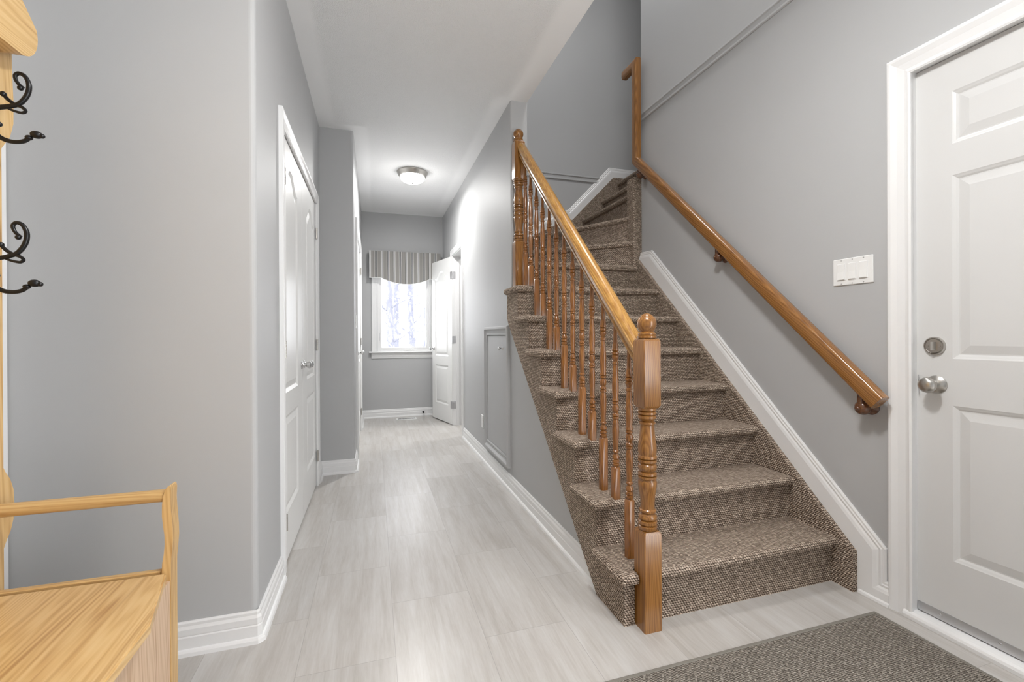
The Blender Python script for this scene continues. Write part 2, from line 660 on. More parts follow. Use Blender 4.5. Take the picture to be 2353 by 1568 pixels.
# ------------------------------------------------------------------ dimensions (metres, camera stands over the origin)
CE = 2.71            # ceiling
XR = 1.95            # outer stair wall
XH = 0.91            # hall side of the wall under / beside the stairs
YW = 2.95            # front end of that wall
XL = -0.40           # closet wall
XF = -0.15           # far left hall wall
YN = 1.785           # short wall behind the hall tree
YC = 3.75            # face of the projecting pier
YB = 6.14            # far wall
UP = 5.15            # upper ceiling
YBK = 3.95           # back wall of the stair well


def arc_corner(p, a, b, r=0.020, n=5):
    """rounded corner at p going from direction a (towards previous point) to b (towards next)"""
    p = Vector(p)
    a = Vector(a).normalized()
    b = Vector(b).normalized()
    c = p + (a + b) * r
    out = []
    for i in range(n + 1):
        t = i / n * PI / 2
        out.append(tuple(c - b * r * math.cos(t) - a * r * math.sin(t)))
    return out


# ------------------------------------------------------------------ setting: floor, ceilings, walls
tag(MB().box(-1.4, 3.4, -1.75, YB + 0.1, -0.08, 0.0).build('floor', M_FLOOR),
    'pale beige stone-look floor tiles laid in half bond along the hall', 'floor', kind='structure')

c = MB()
c.box(-1.4, 1.03, -1.75, YW, CE, CE + 0.24)
c.box(-1.4, XH + 0.12, YW, YB + 0.1, CE, CE + 0.24)
c.box(1.03, 2.1, -1.75, 0.25, CE, CE + 0.24)
tag(c.build('ceiling', M_CEIL), 'white stippled hall ceiling with a smooth border', 'ceiling', kind='structure')
tag(MB().box(0.9, 3.4, 0.1, YBK + 0.1, UP, UP + 0.1).build('ceiling_upper', M_TRIM),
    'white ceiling high above the open stairwell', 'ceiling', kind='structure')

# left side: short return wall, closet wall with niche, pier, far left wall with niche
w = MB()
c1 = arc_corner((XL, YN), (-1, 0), (0, 1))
c2 = arc_corner((XF, YC), (-1, 0), (0, 1))
zn = 2.040
poly_lo = [(-1.3, YN)] + c1 + [(XL, 2.262), (XL - 0.06, 2.262), (XL - 0.06, 3.483), (XL, 3.483), (XL, YC)] + c2 + \
          [(XF, 4.135), (XF - 0.06, 4.135), (XF - 0.06, 5.365), (XF, 5.365), (XF, YB + 0.1), (-1.3, YB + 0.1)]
poly_hi = [(-1.3, YN)] + c1 + [(XL, YC)] + c2 + [(XF, YB + 0.1), (-1.3, YB + 0.1)]
w.prism(poly_lo, 0, zn)
w.prism(poly_hi, zn, CE)
tag(w.build('wall_left', M_WALL), 'grey left-hand hall wall with the closet doors and projecting pier', 'wall', kind='structure')
tag(MB().box(-1.2, -1.10, -1.75, YN, 0, CE).build('wall_entry_left', M_WALL),
    'grey entry wall behind the pine hall tree', 'wall', kind='structure')

# far wall with window opening
w = MB()
wx0, wx1, wz0, wz1 = 0.045, 0.735, 0.875, 2.09
w.box(XF, wx0, YB, YB + 0.1, 0, CE)
w.box(wx1, 1.03, YB, YB + 0.1, 0, CE)
w.box(wx0, wx1, YB, YB + 0.1, 0, wz0)
w.box(wx0, wx1, YB, YB + 0.1, wz1, CE)
tag(w.build('wall_far', M_WALL), 'grey end wall of the hall around the window', 'wall', kind='structure')

# hall right wall (also the end of the enclosed stair) and knee wall under the open stair
w = MB()
oy0, oy1, oz = 4.735, 5.352, 2.045
ca = arc_corner((XH, YW), (0, 1), (1, 0), 0.012)
w.prism([(XH, oy0)] + ca + [(1.03, YW), (1.03, oy0)], 0, CE)
w.box(XH, 1.03, oy0, oy1, oz, CE)
w.box(XH, 1.03, oy1, YB, 0, CE)
w.prism([(1.52, 0), (YW, 0), (YW, 1.345)], XH, 1.0, lambda a, b, h: (h, a, b))
tag(w.build('wall_hall_right', M_WALL), 'grey wall running from under the stairs to the far doorway', 'wall', kind='structure')
# upper part of the well, left side
tag(MB().box(0.93, 1.03, 0.15, YBK, CE + 0.24, UP).build('wall_upper', M_WALL),
    'grey upper-floor wall over the hall ceiling edge', 'wall', kind='structure')
# outer stair wall
dy0, dy1, dz1 = 0.345, 1.170, 2.076
w = MB()
cb = arc_corner((XR, 2.955), (0, -1), (1, 0), 0.008)
w.prism([(XR, dy1)] + cb + [(XR + 0.12, 2.955), (XR + 0.12, dy1)], 0, UP)
w.box(XR, XR + 0.12, dy0, dy1, dz1, UP)
# wide opening added past the entry door, beyond the frame, to let sky light in
w.box(XR, XR + 0.12, -0.05, dy0, 0, UP)
w.box(XR, XR + 0.12, -1.75, -1.60, 0, UP)
w.box(XR, XR + 0.12, -1.60, -0.05, 0, 0.1)
w.box(XR, XR + 0.12, -1.60, -0.05, 2.1, UP)
tag(w.build('wall_right', M_WALL), 'tall grey stairwell wall beside the entry door', 'wall', kind='structure')
w = MB()
w.box(1.03, 3.4, YBK, YBK + 0.1, 0, UP)
tag(w.build('wall_stair_back', M_WALL), 'grey back wall of the stairwell behind the turning steps', 'wall', kind='structure')
tag(MB().box(3.3, 3.4, 2.9, YBK, 0, UP).build('wall_stair_end', M_WALL), 'grey end wall of the upper landing', 'wall', kind='structure')
tag(MB().box(XR + 0.12, 3.4, 2.85, 2.955, 0, UP).build('wall_landing_side', M_WALL), 'grey side wall of the upper landing', 'wall', kind='structure')
tag(MB().box(1.03, XR, 0.15, 0.25, CE + 0.24, UP).build('wall_stair_front', M_WALL), 'grey upper wall over the entry', 'wall', kind='structure')
# entry side behind the photographer
w = MB()
w.box(-1.2, XR, -1.75, -1.65, 0, CE)
tag(w.build('wall_entry_back', M_WALL), 'grey entry wall opposite the hall window', 'wall', kind='structure')
# small room beyond the far doorway
w = MB()
w.box(2.2, 2.3, 4.05, YB + 0.1, 0, CE)
w.box(1.03, 2.3, YB, YB + 0.1, 0, CE)
tag(w.build('wall_side_room', M_WALL), 'grey wall of the side room past the open door', 'wall', kind='structure')
tag(MB().box(1.03, 2.3, 4.05, YB + 0.1, CE, CE + 0.1).build('ceiling_side_room', M_TRIM), 'white ceiling of the side room', 'ceiling', kind='structure')

# ------------------------------------------------------------------ baseboards and mouldings
BASE = [(0, .108), (.005, .108), (.008, .103), (.008, .094), (.0125, .084), (.0125, .064), (.0115, .061), (.014, .057), (.014, .020), (.020, .018), (.025, .012), (.027, 0.0), (0, 0)]


def baseboard(name, path, label):
    return tag(MB().molding(path, BASE).build(name, M_TRIM), label, 'baseboard', kind='structure')


baseboard('baseboard_left_near', [(-1.08, YN), (XL - .004, YN), (XL, YN + .004), (XL, 2.190)], 'white baseboard wrapping the corner beside the hall tree')
baseboard('baseboard_pier', [(XL, 3.557), (XL, YC), (XF - .004, YC), (XF, YC + .004), (XF, 4.062)], 'white baseboard around the foot of the grey pier')
baseboard('baseboard_left_far', [(XF, 5.436), (XF, YB)], 'short white baseboard past the far closet doors')
baseboard('baseboard_far', [(XF, YB), (XH, YB)], 'white baseboard under the hall window')
baseboard('baseboard_right', [(XH, 4.665), (XH, 1.58)], 'white baseboard along the wall under the stairs')
baseboard('baseboard_right_far', [(XH, YB), (XH, 5.425)], 'white baseboard behind the open white door')

CAS = [(0, 0), (0, .010), (.006, .013), (.012, .011), (.018, .010), (.040, .013), (.052, .017), (.058, .019), (.066, .019), (.070, .016), (.070, 0)]


def casing_prof(wd):
    return [(o * wd / .070, h) for o, h in CAS]


# skirting up the stairs along the outer wall
yz = lambda x: (lambda a, b, h: (x - h, a, b))
SK = [(0, 0), (0, .006), (.006, .010), (.013, .010), (.018, .013), (.026, .012), (.034, .016), (.046, .019), (.128, .019), (.128, 0)]
tag(MB().molding([(1.238, .092), (1.253, .092), (1.253, .222), (2.81, 1.699), (2.952, 1.706)], SK, yz(XR)).build('trim_1', M_TRIM),
    'white moulded skirting climbing the outer wall beside the carpeted stairs', 'skirting', kind='structure')
tag(MB().molding([(1.236, 0), (1.352, 0)], [(0, .02), (0, .026), (-.010, .024), (-.018, .017), (-.018, .0), (0, .0)][::-1], yz(XR)).build('trim_2', M_TRIM),
    'little white quarter-round at the floor beside the entry door casing', 'trim', kind='structure')
xzb = lambda y: (lambda a, b, h: (a, y - h, b))
tag(MB().molding([(1.03, 1.905), (1.70, 2.268), (1.795, 2.288), (2.238, 2.742), (3.3, 2.742)], SK, xzb(YBK)).build('trim_3', M_TRIM),
    'white zigzag skirting on the back wall above the turning steps', 'skirting', kind='structure')
RAILP = [(0, 0), (0, .010), (.006, .016), (.014, .016), (.018, .009), (.040, .008), (.046, .012), (.054, .012), (.058, .006), (.058, 0)]
tag(MB().molding([(1.03, 2.632), (2.125, 2.632)], RAILP, xzb(YBK)).build('trim_4', M_WALL),
    'grey chair rail on the back wall of the stairwell', 'moulding', kind='structure')
tag(MB().molding([(2.948, 2.757), (0.25, 2.757)], [(-o, h) for o, h in RAILP][::-1], yz(XR)).build('trim_5', M_WALL),
    'grey chair rail crossing the tall outer stair wall', 'moulding', kind='structure')
# white trim strip behind the hall tree
tag(MB().bbox(-1.10, -1.085, 1.66, 1.783, 0, 2.2, .003).build('trim_6', M_TRIM),
    'white vertical trim in the corner behind the hall tree', 'trim', kind='structure')


# ------------------------------------------------------------------ panelled doors
def arch_curve(u0, u1, v1, rise, n=22):
    """top edge of a panel from right to left; rise > 0 gives a cathedral curve"""
    out = []
    for i in range(n + 1):
        t = i / n
        u = u1 + (u0 - u1) * t
        s = abs(2 * t - 1)
        if rise:
            q = 1.0 if s < 0.12 else (0.0 if s > 0.86 else 0.5 + 0.5 * math.cos(PI * (s - 0.12) / 0.74))
            out.append((u, v1 + rise * q))
        else:
            out.append((u, v1))
    return out


def panel_face(mb, W, H, panels, to3d, depth=0.009, arch=0.0):
    """panels: (u0,u1,v0,v1,rise). face at h=0, grooves go to -depth"""
    us = sorted({0, W} | {p[0] for p in panels} | {p[1] for p in panels})
    vs = sorted({0, H} | {p[2] for p in panels} | {p[3] + p[4] for p in panels})
    for i in range(len(us) - 1):
        for j in range(len(vs) - 1):
            uc, vc = (us[i] + us[i + 1]) / 2, (vs[j] + vs[j + 1]) / 2
            if any(p[0] < uc < p[1] and p[2] < vc < p[3] + p[4] for p in panels):
                continue
            mb.add([to3d(us[i], vs[j], 0), to3d(us[i + 1], vs[j], 0), to3d(us[i + 1], vs[j + 1], 0), to3d(us[i], vs[j + 1], 0)], [(0, 1, 2, 3)])
    for u0, u1, v0, v1, rise in panels:
        def ring(d, h):
            r = rise * (1 - d * 2.0)
            return [to3d(a, b, h) for a, b in [(u0 + d, v0 + d), (u1 - d, v0 + d)] + arch_curve(u0 + d, u1 - d, v1 - d, r)]
        rr = [ring(0, 0), ring(.004, -.002), ring(.010, -depth * .55), ring(.016, -depth), ring(.020, -depth), ring(.048, -depth * .25), ring(.052, -depth * .25)]
        n = len(rr[0])
        mb.rings(rr, False, False, True)
        if rise:
            cv = arch_curve(u0, u1, v1, rise)
            top = v1 + rise
            for k in range(len(cv) - 1):
                (a, b), (c_, d_) = cv[k], cv[k + 1]
                if top - min(b, d_) < 1e-6:
                    continue
                mb.add([to3d(a, b, 0), to3d(a, top, 0), to3d(c_, top, 0), to3d(c_, d_, 0)], [(0, 1, 2, 3)])


def panel_door(W, H, T, panels, to3d, depth=0.009):
    """leaf with a panelled front at h=0 and flat back at h=-T"""
    mb = MB()
    panel_face(mb, W, H, panels, to3d, depth)
    p = [(0, 0), (W, 0), (W, H), (0, H)]
    f = [to3d(a, b, 0) for a, b in p]
    k = [to3d(a, b, -T) for a, b in p]
    mb.add(f + k, [(0, 1, 5, 4), (1, 2, 6, 5), (2, 3, 7, 6), (3, 0, 4, 7), (4, 5, 6, 7)])
    return mb


def knob_profile(s=1.0):
    return [(r * s, z * s) for r, z in [(0, 0), (.031, 0), (.031, .003), (.026, .007), (.014, .009), (.011, .014), (.0095, .022), (.011, .028), (.016, .032), (.023, .040), (.0265, .050), (.0255, .058), (.019, .064), (.010, .067), (0, .068)]]


def butt_hinge(mb, to3d, h=0.078, wl=0.006, wr=0.010, rr=0.0055):
    """small closed hinge: knuckle in five segments plus a sliver of leaf; local u across, v up, h out"""
    for k in range(5):
        z0, z1 = -h / 2 + k * h / 5 + .0006, -h / 2 + (k + 1) * h / 5 - .0006
        mb.lathe([(0, z0), (rr, z0), (rr, z1), (0, z1)], 10, lambda x, y, z: to3d(x, z, y))
    for s, wd in ((-1, wl), (1, wr)):
        a, b = sorted((0, s * wd))
        mb.prism([(a, -h / 2), (b, -h / 2), (b, h / 2), (a, h / 2)], -.004, -.001, to3d)


# exterior door (in the right wall); u runs towards the camera (-Y), v up, h into the hall (-X)
d1 = thing('door_1', 'white six-panel entry door in the stairwell wall', 'door', (1.975, 0.76, 0), kind='structure')
DY = 1.166
ed = lambda a, b, h: (1.975 - h, DY - a, .032 + b)
cols = ((.110, .343), (.470, .703))
rows = ((.233, .789), (.957, 1.613), (1.725, 1.913))
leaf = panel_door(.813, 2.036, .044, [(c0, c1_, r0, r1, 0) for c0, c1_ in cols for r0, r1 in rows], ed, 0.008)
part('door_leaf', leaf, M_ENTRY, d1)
part('casing', MB().molding([(.352, 0), (.352, 2.066), (1.163, 2.066), (1.163, 0)][::-1], [(o * 1.0, h) for o, h in casing_prof(.078)], yz(XR)), M_TRIM, d1)
jb = MB()
jb.box(XR + .002, XR + .118, dy1 - .004, dy1 - .001, .012, dz1 - .002)
jb.box(XR + .002, XR + .118, dy0 + .001, dy0 + .006, .012, dz1 - .002)
jb.box(XR + .002, XR + .118, dy0 + .006, dy1 - .004, 2.0705, dz1 - .001)
part('jamb', jb, M_TRIM, d1)
th = MB()
th.prism([(1.929, 0), (1.929, .012), (1.933, .020), (1.941, .026), (1.955, .028), (2.06, .030), (2.06, 0)], .345, 1.190, lambda a, b, h: (a, h, b))
part('threshold', th, M_TRIM, d1)
sw = MB().bbox(1.9715, 1.9755, .355, 1.165, .0325, .066, .0012)
for yy in (1.095, .93, .77, .60, .44):
    sw.lathe([(0, 0), (.0055, 0), (.005, .0015), (0, .0025)], 10, lambda x, y, z: (1.9715 - z, yy + x, .051 + y))
part_label(part('door_sweep', sw, M_ALU, d1), 'aluminium sweep strip along the foot of the door')
kn = MB()
xk = lambda cy, cz: (lambda x, y, z: (1.975 - z, cy + x, cz + y))
kn.lathe([(0, 0), (.0335, 0), (.0335, .003), (.030, .006), (.022, .011), (.013, .014), (.0115, .020), (.0125, .026), (.018, .030), (.0235, .036), (.0275, .046), (.0285, .053), (.026, .060), (.018, .066), (.008, .0685), (0, .069)], 28, xk(1.104, .892))
o = part('door_knob', kn, M_NICKEL, d1)
part_label(o, 'satin nickel knob')
db = MB()
db.lathe([(0, 0), (.0335, 0), (.0335, .005), (.031, .009), (.029, .009), (.028, .0075), (.0265, .010), (.025, .0085), (0, .009)], 28, xk(1.108, 1.034))
o = part('deadbolt', db, M_NICKEL, d1)
part_label(o, 'round satin nickel deadbolt')
tt = MB()
tt.prism([(.0075, -.0085), (.016, -.0075), (.027, -.0018), (.027, .0018), (.016, .0075), (.0075, .0085)], 1.034 - .0150, 1.034 + .0150, lambda h, b_, z: (1.975 - h, 1.109 + b_, z))
for yy in (-.018, .018):
    tt.lathe([(0, 0), (.0036, 0), (.0030, .0015), (0, .0012)], 10, lambda x, y, z: (1.9662 - z, 1.108 + yy + x, 1.034 + y))
part('thumb_turn', tt, M_NICKEL, o)
sp = MB().bbox(1.9640, 1.9670, 1.1545, 1.1570, .855, .925, .0008)
part_label(part('strike_plate', sp, M_ALU, d1), 'metal strike plate on the jamb')


# interior double closet doors
def closet(name, x, y0, y1, label, wc=.070, knob_s=.82):
    W = (y1 - y0) / 2 - .0015
    root = thing(name, label, 'door', (x, (y0 + y1) / 2, 0), kind='structure')
    H = 2.025
    sc = W / .6035
    for side in (0, 1):
        if side == 0:
            td = lambda a, b, h: (x + h, y0 + a, .010 + b)
        else:
            td = lambda a, b, h: (x + h, y1 - a, .010 + b)
        pan = [(.064 * sc + .004, .434 * sc + .004, .222, .690, 0), (.064 * sc + .004, .434 * sc + .004, .800, 1.835, .075)]
        lf = part('door_leaf', panel_door(W, H, .035, pan, td), M_DOORW, root)
        kb = MB()
        yk = y0 + W - .045 if side == 0 else y1 - W + .045
        kb.lathe(knob_profile(knob_s), 20, lambda p, q, z: (x + z, yk + p, .915 + q))
        part_label(part('door_knob', kb, M_CHROME, lf), 'chrome knob')
        for hz in (.222, 1.02, 1.82):
            hb = MB()
            yy = y0 if side == 0 else y1
            s = 1 if side == 0 else -1
            butt_hinge(hb, lambda u, v, h: (x + .013 + h, yy + s * (u + .003), hz + v))
            part_label(part('hinge', hb, M_NICKEL, lf), 'metal hinge')
    xw = XL if x < -.3 else XF
    to = lambda a, b, h: (xw + h, a, b)
    part('casing', MB().molding([(y0 - .006, 0), (y0 - .006, 2.036), (y1 + .006, 2.036), (y1 + .006, 0)], [(-o, h) for o, h in casing_prof(wc)], to), M_TRIM, root)
    return root


closet('door_2', -.402, 2.267, 3.478, 'white double closet doors near the hall tree, with arched upper panels')
closet('door_3', XF - .002, 4.14, 5.36, 'white double closet doors seen edge-on past the grey pier')

# open door at the far right of the hall
hx, hy = .896, 5.338
fx, fy = .735, 5.935
du = Vector((fx - hx, fy - hy, 0))
W4 = du.length
du.normalize()
dn = Vector((-du.y, du.x, 0))        # towards the camera side
if dn.y > 0:
    dn = -dn
d4 = thing('door_4', 'white panelled door standing open beside the hall window', 'door', (hx, hy, 0), kind='structure')
od = lambda a, b, h: (hx + du.x * a + dn.x * h, hy + du.y * a + dn.y * h, .012 + b)
lf = part('door_leaf', panel_door(W4, 2.025, .035, [(.115, W4 - .10, .21, .70, 0), (.115, W4 - .10, .815, 1.80, .085)], od), M_DOORW, d4)
kb = MB()
kb.lathe(knob_profile(.85), 18, lambda p, q, z: od(W4 - .055 + p, .905 + q, z))
kb.lathe(knob_profile(.85), 18, lambda p, q, z: od(W4 - .055 + p, .905 + q, -.035 - z))
part_label(part('door_knob', kb, M_CHROME, lf), 'chrome knob')
cs = MB().molding([(oy0, 0), (oy0, oz), (oy1, oz), (oy1, 0)], [(-o, h) for o, h in casing_prof(.068)], yz(XH))
part('casing', cs, M_TRIM, d4)
jb = MB()
jb.box(XH - .002, 1.035, oy1 - .012, oy1 - .001, 0, oz - .001)
jb.box(XH - .002, 1.035, oy0 + .001, oy0 + .012, 0, oz - .001)
jb.box(XH - .002, 1.035, oy0 + .012, oy1 - .012, oz - .012, oz - .001)
jb.box(XH + .040, XH + .075, oy1 - .024, oy1 - .012, 0, oz - .012)
part('jamb', jb, M_TRIM, d4)
for hz in (.245, 1.032, 1.81):
    hb = MB()
    for k in range(5):
        z0, z1 = hz - .044 + k * .0176 + .0006, hz - .044 + (k + 1) * .0176 - .0006
        hb.lathe([(0, z0), (.006, z0), (.006, z1), (0, z1)], 10, lambda x, y, z: (hx + .004 + x, hy - .006 + y, z))
    # leaf on the jamb and leaf on the door face
    hb.bbox(hx + .004, hx + .046, oy1 - .0145, oy1 - .0118, hz - .044, hz + .044, .001)
    hb.prism([(.000, hz - .056), (.040, hz - .056), (.040, hz + .032), (.000, hz + .032)], .0, .0025, od)
    part_label(part('hinge', hb, M_ALU, d4), 'square metal hinge')

# ------------------------------------------------------------------ far window
w1 = thing('window_1', 'white casement window with a snowy view at the end of the hall', 'window', (.39, YB, .875), kind='structure')
part('casing', MB().molding([(wx0 - .004, .875), (wx0 - .004, wz1 + .004), (wx1 + .004, wz1 + .004), (wx1 + .004, .875)], [(-o, h) for o, h in casing_prof(.070)], xzb(YB)), M_TRIM, w1)
fr = MB()
fo = [(wx0, wz0), (wx0, wz1), (wx1, wz1), (wx1, wz0)]
fr.molding(fo, [(0, -.09), (0, .0), (.020, .0), (.022, -.025), (.022, -.09)], xzb(YB), closed=True)
part('window_frame', fr, M_TRIM, w1)
sa = MB()
so = [(wx0 + .022, wz0 + .022), (wx0 + .022, wz1 - .022), (wx1 - .022, wz1 - .022), (wx1 - .022, wz0 + .022)]
sa.molding(so, [(0, -.08), (0, -.030), (.024, -.030), (.031, -.040), (.034, -.055), (.034, -.08)], xzb(YB), closed=True)
sash = part('sash', sa, M_TRIM, w1)
part('pane', MB().box(wx0 + .054, wx1 - .054, YB + .060, YB + .064, wz0 + .054, wz1 - .054), M_GLASS, sash)
st = MB()
st.prism([(0, .857), (-.052, .857), (-.058, .861), (-.060, .867), (-.058, .873), (-.052, .877), (0, .877)], -.062, .84, lambda a, b, h: (h, YB + a, b))
st.prism([(0, .875), (.05, .877), (.05, .857), (0, .857)], wx0, wx1, lambda a, b, h: (h, YB + a, b))
part('stool', st, M_TRIM, w1)
ap = MB()
ap.prism([(0, .857), (-.030, .857), (-.030, .848), (-.020, .838), (-.018, .825), (-.022, .815), (-.018, .808), (-.012, .790), (-.010, .783), (0, .783)], -.034, .812, lambda a, b, h: (h, YB + a, b))
part('apron', ap, M_TRIM, w1)
ck = MB()
ck.bbox(.385, .520, YB - .002, YB + .018, wz0 + .003, wz0 + .018, .003)
ck.tube([(.50, YB + .004, wz0 + .015), (.50, YB - .006, wz0 + .028), (.46, YB - .012, wz0 + .026), (.41, YB - .012, wz0 + .022)], [.006, .006, .005, .006], 8, 4)
part('crank', ck, M_PLAST, w1)
part('latch', MB().bbox(.066, .074, YB + .020, YB + .034, 1.02, 1.12, .002), M_ALU, w1)

# valance
va = thing('window_valance', 'grey and white striped fabric valance with a scalloped hem over the window', 'valance', (.40, YB, 2.18))
vx0, vx1, vd = -.055, .862, .125


def hem(x):
    t = (x - .405) / .305
    return 1.838 - (.075 * math.cos(t * PI / 2) ** 0.8 if abs(t) < 1 else 0)


pts = [(vx0, 2.188)]
N_ = 46
xs_ = [vx0 + (vx1 - vx0) * i / N_ for i in range(N_ + 1)]
vm = MB()
top_f = [(x, YB - vd, 2.185) for x in xs_]
bot_f = [(x, YB - vd, hem(x)) for x in xs_]
top_b = [(x, YB - vd + .012, 2.185) for x in xs_]
bot_b = [(x, YB - vd + .012, hem(x)) for x in xs_]
vm.rings([top_f, bot_f, bot_b, top_b, top_f], False, False, False, False)
for x0, x1 in ((vx0, vx0 + .012), (vx1 - .012, vx1)):
    vm.box(x0 + .0004, x1 - .0004, YB - vd + .010, YB - .002, 1.839, 2.180)
vm.box(vx0 + .001, vx1 - .001, YB - vd + .010, YB - .002, 2.172, 2.1845)
part('valance_fabric', vm, M_STRIPE, va)
cd = MB()
cd.tube([(x, YB - vd + .004, hem(x) - .001) for x in xs_], .0045, 6)
part_label(part('hem_piping', cd, M_TRIM, va), 'white piping along the hem')

# ------------------------------------------------------------------ outside: snow and bare trees
tag(MB().box(-14, 16, YB + 0.3, 40, -.65, -.5).build('ground', M_SNOW), 'snow-covered ground beyond the window', 'ground', kind='structure')
tag(MB().prism([(18, -.6), (40, -.6), (40, 5.0), (30, 3.4), (22, .6)], -16, 22, lambda a, b, h: (h, a, b)).build('hill', M_SNOW),
    'snowy rise behind the bare trees', 'hill', kind='structure')


def bare_tree(x, y, h, r, lean, seed, label):
    rnd = random.Random(seed)
    t = thing('bare_tree', label, 'tree', (x, y, -.5), 'bare winter trees beyond the window')
    tr = MB()
    pts, rad = [], []
    for i in range(9):
        s = i / 8
        pts.append((x + lean * s * h + rnd.uniform(-.03, .03) * (i > 0), y + rnd.uniform(-.03, .03) * (i > 0), -.5 + h * s))
        rad.append(r * (1.15 - .75 * s))
    tr.tube(pts, rad, 8, 2)
    trunk = part('trunk', tr, M_BARK, t)
    br = MB()
    for i in range(48):
        s = rnd.uniform(.12, .95)
        k = min(7, int(s * 8))
        p = Vector(pts[k]).lerp(Vector(pts[k + 1]), s * 8 - k)
        a = rnd.uniform(0, 2 * PI)
        L = rnd.uniform(.5, 1.5) * (1.1 - .4 * s)
        d = Vector((math.cos(a), .5 * math.sin(a), rnd.uniform(-.05, .75)))
        q1 = p + d * L * .5 + Vector((rnd.uniform(-.1, .1), 0, rnd.uniform(-.05, .15)))
        q2 = p + d * L + Vector((rnd.uniform(-.2, .2), 0, rnd.uniform(-.1, .25)))
        br.tube([p, q1, q2], [r * .15, r * .09, r * .03], 5, 3)
        for _ in range(5):
            q3 = rnd.choice((q1, q1, q2))
            e = Vector((rnd.uniform(-1, 1), rnd.uniform(-.4, .4), rnd.uniform(-.2, .8))) * L * .45
            br.tube([q3, q3 + e * .5 + Vector((0, 0, .04)), q3 + e], [r * .06, r * .04, r * .02], 4, 2)
    part('branches', br, M_BARK, t)


bare_tree(.36, 10.5, 6.5, .085, .0, 11, 'forked snowy tree near the left of the window view')
bare_tree(1.36, 16.6, 8.5, .110, -.02, 12, 'slim tree trunk at the centre right of the window view')
bare_tree(1.46, 13.4, 7.0, .095, .035, 13, 'tree leaning right near the right edge of the window view')
bare_tree(.10, 12.5, 6.5, .06, .02, 14, 'thin snowy tree at the left edge of the window view')
bare_tree(.62, 14.5, 7.5, .09, .01, 15, 'paler tree standing back at the middle of the window view')

# ------------------------------------------------------------------ stairs
RISE, RUN, Y1 = .2, .209, 1.450
stair = thing('staircase', 'brown and beige loop-carpeted staircase that turns right at the top', 'staircase', (1.4, 1.45, 0))


def carpet_step(nose, rest, zt, riser, zb, r=.021, over=.030, under=None):
    """nose: polyline whose right-hand side is the rolled edge; rest: remaining corners of the tread; riser: polyline of the riser face"""
    mb = MB()
    P = [Vector(p) for p in nose]
    n = len(P)
    nor = []
    for i in range(n):
        ds = []
        if i > 0:
            ds.append((P[i] - P[i - 1]).normalized())
        if i < n - 1:
            ds.append((P[i + 1] - P[i]).normalized())
        ns = [Vector((d.y, -d.x)) for d in ds]
        nor.append((ns[0] + ns[1]) / (1 + ns[0].dot(ns[1])) if len(ns) == 2 else ns[0])
    rs = []
    K = 10
    for k in range(K + 1):
        a = PI / 2 - PI * k / K
        rs.append([(P[i].x + nor[i].x * r * (math.cos(a) - 1), P[i].y + nor[i].y * r * (math.cos(a) - 1), zt - r + r * math.sin(a)) for i in range(n)])
    rs.append([(P[i].x - nor[i].x * (over + .01), P[i].y - nor[i].y * (over + .01), zt - 2 * r) for i in range(n)])
    mb.rings(rs, True, False, False, False)
    top = [(p[0], p[1], zt) for p in rs[0]] + [(a, b, zt) for a, b in rest]
    mb.add(top, [tuple(range(len(top)))])
    # riser
    m_ = len(riser)
    steps = max(2, int((zt - zb) / .05))
    rr = [[(a, b, zb + (zt - r - zb) * k / steps) for a, b in riser] for k in range(steps + 1)]
    mb.rings(rr, False, False, False, False)
    return mb


YR = [Y1 + RUN * k for k in range(9)]
XS0, XS1 = .878, 1.906
for k in range(7):
    zt = RISE * (k + 1)
    yn, yb = YR[k] - .031, YR[k + 1] + .004
    xl = .853
    xr = XS1
    if k == 6:
        yb = 2.948
    cor = [(xl, yn + .022), (xl + .006, yn + .007), (xl + .022, yn)]
    if k == 0:
        # first tread is cut around the newel
        nose = [(xl, yb)] + cor + [(.923, yn)]
        mb = carpet_step(nose, [(.923, yb)], zt, [(XS0, YR[0]), (.922, YR[0])], 0)
        mb2 = carpet_step([(1.003, yn), (xr, yn)], [(xr, yb), (1.003, yb)], zt, [(1.0, YR[0]), (xr, YR[0])], 0)
        mb3 = MB().add([(.923, 1.466, zt), (1.003, 1.466, zt), (1.003, yb, zt), (.923, yb, zt)], [(0, 1, 2, 3)])
        for q in (mb2, mb3):
            mb.add(q.v, q.f, False)
            mb.s[-len(q.f):] = q.s
    elif k == 6:
        nose = [(xl, yb)] + cor + [(xr, yn)]
        mb = carpet_step(nose, [(xr, yb + .03), (1.03, yb + .03), (1.03, yb)], zt, [(XS0, YR[k]), (xr, YR[k])], zt - RISE)
    else:
        nose = [(xl, yb)] + cor + [(xr, yn)]
        mb = carpet_step(nose, [(xr, yb)], zt, [(XS0, YR[k]), (xr, YR[k])], zt - RISE)
    part('step', mb, M_CARPET, stair, uv=True)

